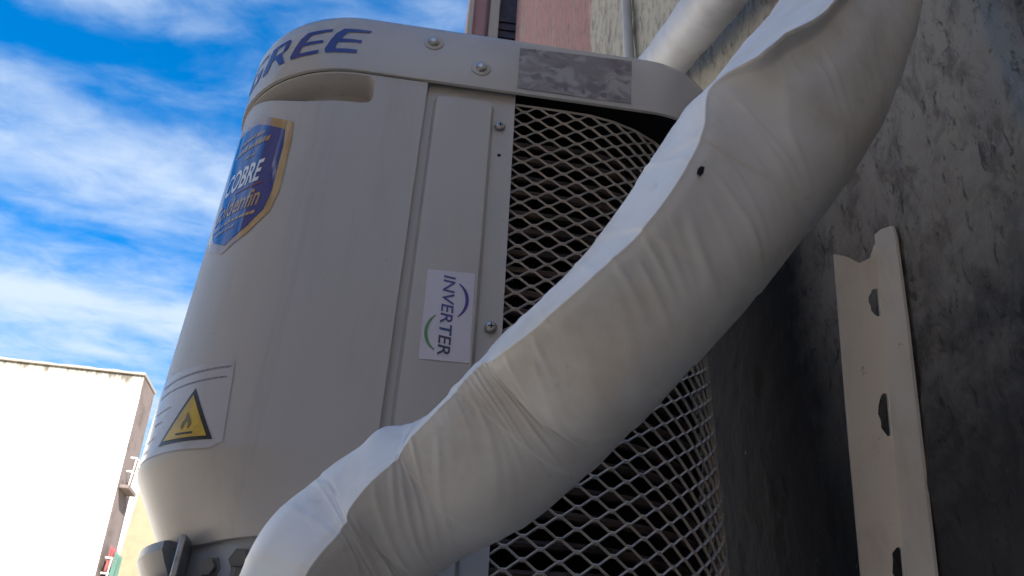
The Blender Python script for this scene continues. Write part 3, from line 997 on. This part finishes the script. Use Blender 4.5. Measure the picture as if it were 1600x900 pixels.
# ------------------------------------------------------------------ bundle of pipes wrapped in white tape
ROWS = [(-0.0641, 0.5693, 0.0882, 0.0431, 0.45), (-0.0563, 0.5621, 0.1070, 0.0452, 0.45), (-0.0470, 0.5568, 0.1243, 0.0479, 0.42), (-0.0314, 0.5553, 0.1426, 0.0474, 0.38), (-0.0136, 0.5478, 0.1588, 0.0472, 0.36), (0.0046, 0.5340, 0.1704, 0.0448, 0.28), (0.0250, 0.5215, 0.1789, 0.0418, 0.18), (0.0441, 0.5055, 0.1889, 0.0437, 0.06), (0.0713, 0.4881, 0.2135, 0.0472, 0.04), (0.0907, 0.4648, 0.2299, 0.0479, 0.05), (0.1042, 0.4342, 0.2366, 0.0468, 0.10), (0.1184, 0.4095, 0.2461, 0.0457, 0.14), (0.1374, 0.3930, 0.2667, 0.0469, 0.20), (0.1538, 0.3807, 0.2885, 0.0490, 0.22), (0.1745, 0.3711, 0.3198, 0.0516, 0.17), (0.1899, 0.3636, 0.3431, 0.0542, 0.06), (0.2016, 0.3600, 0.3577, 0.0536, 0.17), (0.2191, 0.3600, 0.3844, 0.0536, 0.31), (0.2375, 0.3600, 0.4149, 0.0538, 0.37), (0.2609, 0.3618, 0.4553, 0.0516, 0.33), (0.2855, 0.3637, 0.5038, 0.0501, 0.26), (0.3101, 0.3655, 0.5573, 0.0478, 0.20), (0.3382, 0.3673, 0.6259, 0.0453, 0.20)]
pre = [(.02, .82, .10, .035, .5), (-.01, .80, -.02, .036, .5), (-.05, .72, -.10, .038, .48), (-.08, .63, -.08, .04, .47), (-.086, .585, -.01, .041, .46), (-.077, .576, .045, .042, .46)]
post = [(.362, .369, .74, .045, .2), (.385, .371, .88, .045, .2), (.397, .372, 1.10, .045, .2), (.400, .372, 1.45, .045, .2), (.402, .374, 1.9, .045, .2), (.44, .38, 2.05, .045, .2), (.55, .39, 2.10, .045, .2)]
ROWS = [(x + .0026 * k_, y, z - .0026 * k_, r + .0036 * k_, f) for (x, y, z, r, f), k_ in zip(ROWS, [0, 0, .2, .5, .8, 1, 1.2, 1.2, 1, .8, .5, .2] + [0] * 20)]
CTRL = pre + ROWS + post
def cr_(p0, p1, p2, p3, t):
    return tuple(0.5 * (2 * b + (c - a) * t + (2 * a - 5 * b + 4 * c - d) * t * t + (3 * b - a - 3 * c + d) * t ** 3) for a, b, c, d in zip(p0, p1, p2, p3))
dense = []
for i in range(len(CTRL) - 1):
    p0, p1, p2, p3 = CTRL[max(i - 1, 0)], CTRL[i], CTRL[i + 1], CTRL[min(i + 2, len(CTRL) - 1)]
    for k in range(24):
        dense.append(cr_(p0, p1, p2, p3, k / 24))
dense.append(CTRL[-1])
# resample by length
acc = [0.0]
for a, b in zip(dense, dense[1:]):
    acc.append(acc[-1] + (Vector(b[:3]) - Vector(a[:3])).length)
def samp(s):
    import bisect
    i = min(max(bisect.bisect_right(acc, s) - 1, 0), len(acc) - 2)
    f = (s - acc[i]) / max(1e-9, acc[i + 1] - acc[i])
    return tuple(a + (b - a) * f for a, b in zip(dense[i], dense[i + 1]))
total = acc[-1]
s_end_fine = next(a for a, d in zip(acc, dense) if d[2] > 0.95 and d[0] > .3)
def s_of(k):                                     # arc length of control row k
    return acc[(len(pre) + k) * 24]
ss = frange(0, s_of(0), .006)[:-1] + frange(s_of(0), s_end_fine, .0012) + frange(s_end_fine + .012, total, .012)
random.seed(21)
wr = []
s_ = s_of(0)
while s_ < s_end_fine:
    wr.append((s_, random.uniform(.0010, .0019), random.uniform(.0003, .0011), random.uniform(.45, 1.25), random.uniform(.02, .45), random.uniform(.014, .030)))
    s_ += random.choice((.003, .004, .005, .007, .010, .014))
left_wr = []
s_ = s_of(0)
while s_ < s_end_fine:                           # folds on the narrow lit side
    left_wr.append((s_, random.uniform(.0012, .0026), random.uniform(-.0006, .0008), random.uniform(-.02, .02)))
    s_ += random.choice((.006, .009, .014, .022))
ALF = 0.74
# ring angles measured from the ridge, crowded beside it
HALF = []
d_ = 0.0
stp = .012
while d_ < pi - .02:
    HALF.append(d_)
    d_ += stp
    stp = min(stp * 1.16, .085)
DS = [-d for d in HALF[:0:-1]] + HALF
NR = len(DS)
V, F = [], []
pts = [samp(s) for s in ss]
sL0, sL1 = s_of(15), s_of(20)
for i, q in enumerate(pts):
    c = Vector(q[:3])
    c0 = Vector(pts[max(i - 8, 0)][:3]); c1 = Vector(pts[min(i + 8, len(pts) - 1)][:3])
    T = (c1 - c0).normalized()
    Vd = c.normalized() if c.z < .9 else Vector((0.55, 0.2, 0.8)).normalized()
    A = T.cross(Vd).normalized()
    if A.dot(Vector((1, 0, -.6))) < 0: A = -A
    B = A.cross(T)
    if B.dot(Vd) > 0: B = -B                     # B faces outwards, away from the unit
    r, f = q[3], max(0.05, q[4])
    s = ss[i]
    lip = sstep(sL0, sL0 + .02, s) * sstep(sL1 + .06, sL1, s)
    alf = ALF + .10 * lip
    phr = math.acos(max(-1, min(1, (-1 + 2 * f) * cos(alf))))
    fine = 1.0 if s_of(0) * .8 < s < s_end_fine else 0.0
    near = [w_ for w_ in wr if abs(s - w_[0]) < .06] if fine else []
    nearl = [w_ for w_ in left_wr if abs(s - w_[0]) < .03] if fine else []
    ringp = []
    for d in DS:
        ad_ = abs(d)
        rs = (1 / cos(alf - ad_)) if ad_ < alf else 1.0
        rs = 1 + (rs - 1) * .93 - .030 * math.exp(-(ad_ / .07) ** 2)
        ringp.append((rs * cos(phr + d), rs * sin(phr + d)))
    lo = min(p[0] for p in ringp); hi = max(p[0] for p in ringp)
    for j, d in enumerate(DS):
        ph = phr + d
        x = -1 + 2 * (ringp[j][0] - lo) / (hi - lo)
        y = ringp[j][1] * 2 / (hi - lo)
        disp = 0.0
        if d < .1:
            for (ws, ww, wh, wl, wo, wk) in near:
                e = s - d * wk - ws
                if abs(e) < ww * 3:
                    ext = -d - wo
                    disp += wh * exp(-(e / ww) ** 2) * sstep(-.25, .0, ext) * sstep(wl + .35, wl * .4, ext)
        if d > -.05:
            for (ws, ww, wh, wk) in nearl:
                e = s - d * wk - ws
                if abs(e) < ww * 3:
                    disp += wh * exp(-(e / ww) ** 2) * sstep(-.05, .12, d) * sstep(1.6, .9, d)
        if lip:                                  # loose flap of tape standing off beside the ridge
            disp += lip * (.0020 * sstep(-.035, .0, d) * sstep(.5, .0, d) - .0040 * sstep(.0, -.04, d) * sstep(-.45, -.05, d))
        ph_h = (s + d * .012) / .052
        fr = ph_h - math.floor(ph_h)
        disp += .0009 * sstep(.0, .035, fr) * (1 - fr) * fine
        pn = Vector((cos(ph) * .35, sin(ph) * .35, s * 9))
        disp += .0004 * noise.noise(pn * 1.3) + .0003 * noise.noise(pn * 7.0)
        e5 = (s - s_of(5)) / .008
        disp += .0045 * exp(-e5 * e5) * exp(-((ph - pi) / .5) ** 2)
        k = r + disp
        V.append(c + A * x * k + B * y * k)
for i in range(len(pts) - 1):
    for j in range(NR):
        F.append((i * NR + j, i * NR + (j + 1) % NR, (i + 1) * NR + (j + 1) % NR, (i + 1) * NR + j))
F.append(tuple(range(NR))); F.append(tuple(range(len(V) - 1, len(V) - 1 - NR, -1)))
tapeV = V
bun = empty("wrapped_pipe_bundle", (-.0641, .5693, .0882), "thick pipe bundle wrapped in white tape running diagonally in front of the unit", "pipe")
def Bp(o):
    return at_parent(o, bun)
bobj = Bp(mesh("tape_wrap", V, F, m_tape, bun, angle=180))

nick_s, nick_d = s_of(13) + .35 * (s_of(14) - s_of(13)), -.10
ii = min(range(len(ss)), key=lambda k: abs(ss[k] - nick_s))
jj = min(range(NR), key=lambda k: abs(DS[k] - nick_d))
c_ = tapeV[ii * NR + jj]
ta = (tapeV[(ii + 4) * NR + jj] - c_).normalized()
tb = (tapeV[ii * NR + (jj + 2) % NR] - c_).normalized()
tn = ta.cross(tb).normalized()
if tn.dot(c_) > 0: tn = -tn
nv = [c_ + tn * .0012 + ta * .0032 * cos(2 * pi * k / 12) * (1 + .3 * sin(3 * k)) + tb * .0019 * sin(2 * pi * k / 12) for k in range(12)]
Bp(mesh("tear", nv + [c_ + tn * .0016], [(k, (k + 1) % 12, 12) for k in range(12)], m_hole, bun))

# ------------------------------------------------------------------ second wrapped pipe behind the lid
p2 = [(.36, 1.75, 1.62), (.385, 1.35, 1.40), (.385, 1.12, 1.26), (.385, .998, 1.183), (.385, .88, 1.122), (.385, .759, 1.064), (.385, .62, 1.01), (.388, .45, .96), (.40, .25, .93), (.47, .1, .92)]
dn = []
for i in range(len(p2) - 1):
    q = [p2[max(i - 1, 0)], p2[i], p2[i + 1], p2[min(i + 2, len(p2) - 1)]]
    for k in range(30):
        dn.append(Vector(cr_(*q, k / 30)))
V, F = tube_data(dn, .042, 48)
for i, v in enumerate(V):
    ring_i = i // 48; ph = 2 * pi * (i % 48) / 48
    c = dn[ring_i]
    d = (v - c)
    s = ring_i * .006
    fr = ((s + ph * .006) / .05) % 1.0
    V[i] = c + d * (1 + .02 * sstep(0, .06, fr) * (1 - fr) + .05 * noise.noise(Vector((cos(ph) * .8, sin(ph) * .8, s * 16))))
pp = empty("wrapped_pipe", (.385, 1.0, 1.18), "white taped pipe rising behind the lid of the unit against the cream wall", "pipe")
at_parent(mesh("tape_wrap", V, F, m_tape2, pp, angle=180), pp)

# ------------------------------------------------------------------ old angle iron leaning on the wall
br = empty("angle_bracket", (.45, .68, -.10), "cream painted angle iron with punched holes standing against the dark mouldy wall", "bracket")
fold0, fold1 = Vector((.446, .6062, .5005)), Vector((.446, .6062 + (.6763 - .6062) * 1.36, .5005 - (.5005 - .1826) * 1.36))     # top and bottom of the fold
ax = (fold1 - fold0).normalized()
Ln = (fold1 - fold0).length
fl_n = Vector((0, 1, 0)) - ax * ax.y
fl_n.normalize()                                  # along the wall, away from the camera
def flange(name, wdir, width, outline, holes, thick, ndir):
    bm = bmesh.new()
    def loop_(pts):
        vs = [bm.verts.new(fold0 + wdir * a + ax * b) for a, b in pts]
        return [bm.edges.new((vs[i], vs[(i + 1) % len(vs)])) for i in range(len(vs))]
    es = loop_(outline)
    for h in holes:
        es += loop_(h)
    bmesh.ops.triangle_fill(bm, use_beauty=True, use_dissolve=False, edges=es)
    bmesh.ops.recalc_face_normals(bm, faces=bm.faces[:])
    r = bmesh.ops.extrude_face_region(bm, geom=bm.faces[:])
    for v in [g for g in r['geom'] if isinstance(g, bmesh.types.BMVert)]:
        v.co += ndir * thick
    bmesh.ops.recalc_face_normals(bm, faces=bm.faces[:])
    return at_parent(from_bm(name, bm, m_iron, br, smooth=False), br)
def oval(cx_, cy_, rx, ry, n=18, seed=0):
    return [(cx_ + rx * cos(2 * pi * k / n) * (1 + .12 * sin(3 * k + seed)), cy_ + ry * sin(2 * pi * k / n)) for k in range(n)]
wB = Vector((-1, 0, 0)) - ax * (-ax.x)
wB = (Vector((-1, .12, 0))).normalized()
wB = (wB - ax * wB.dot(ax)).normalized()
nB = ax.cross(wB).normalized()
if nB.y > 0: nB = -nB
outB = [(0.0, .004), (.006, .020), (.018, .027), (.030, .021), (.043, .019), (.0415, .20), (.037, Ln), (0, Ln)]
holesB = [[(max(x, .0012), y) for x, y in oval(.0035, yy_, .0078, rr_, seed=sd_)] for yy_, rr_, sd_ in ((.068, .0150, 1), (.181, .021, 2), (.318, .017, 4))]
flange("web_flange", wB, .04, outB, holesB, .003, -nB)
wA = (Vector((0, -1, 0)) - ax * (-ax.y)).normalized()
outA = [(0.0, -.006), (.012, -.007), (.030, -.003), (.034, .012), (.038, .10), (.044, Ln), (0.0, Ln)]
flange("wall_flange", wA, .02, outA, [], .003, Vector((1, 0, 0)))

# support arm under the unit, out of the wall
for y in (.80, 1.08):
    a = empty("support_arm", (.45, y, .05), "steel arm under the unit nearer the camera" if y < 1 else "steel arm under the back of the unit", "bracket", "arms carrying the unit")
    at_parent(box("arm", (-.21, y - .02, .098), (.448, y + .02, .1015), m_iron, a), a)
    at_parent(box("web", (-.21, y - .02, .060), (.448, y - .0165, .098), m_iron, a), a)
    at_parent(box("wall_plate", (.436, y - .02, -.28), (.4405, y + .02, .060), m_iron, a), a)
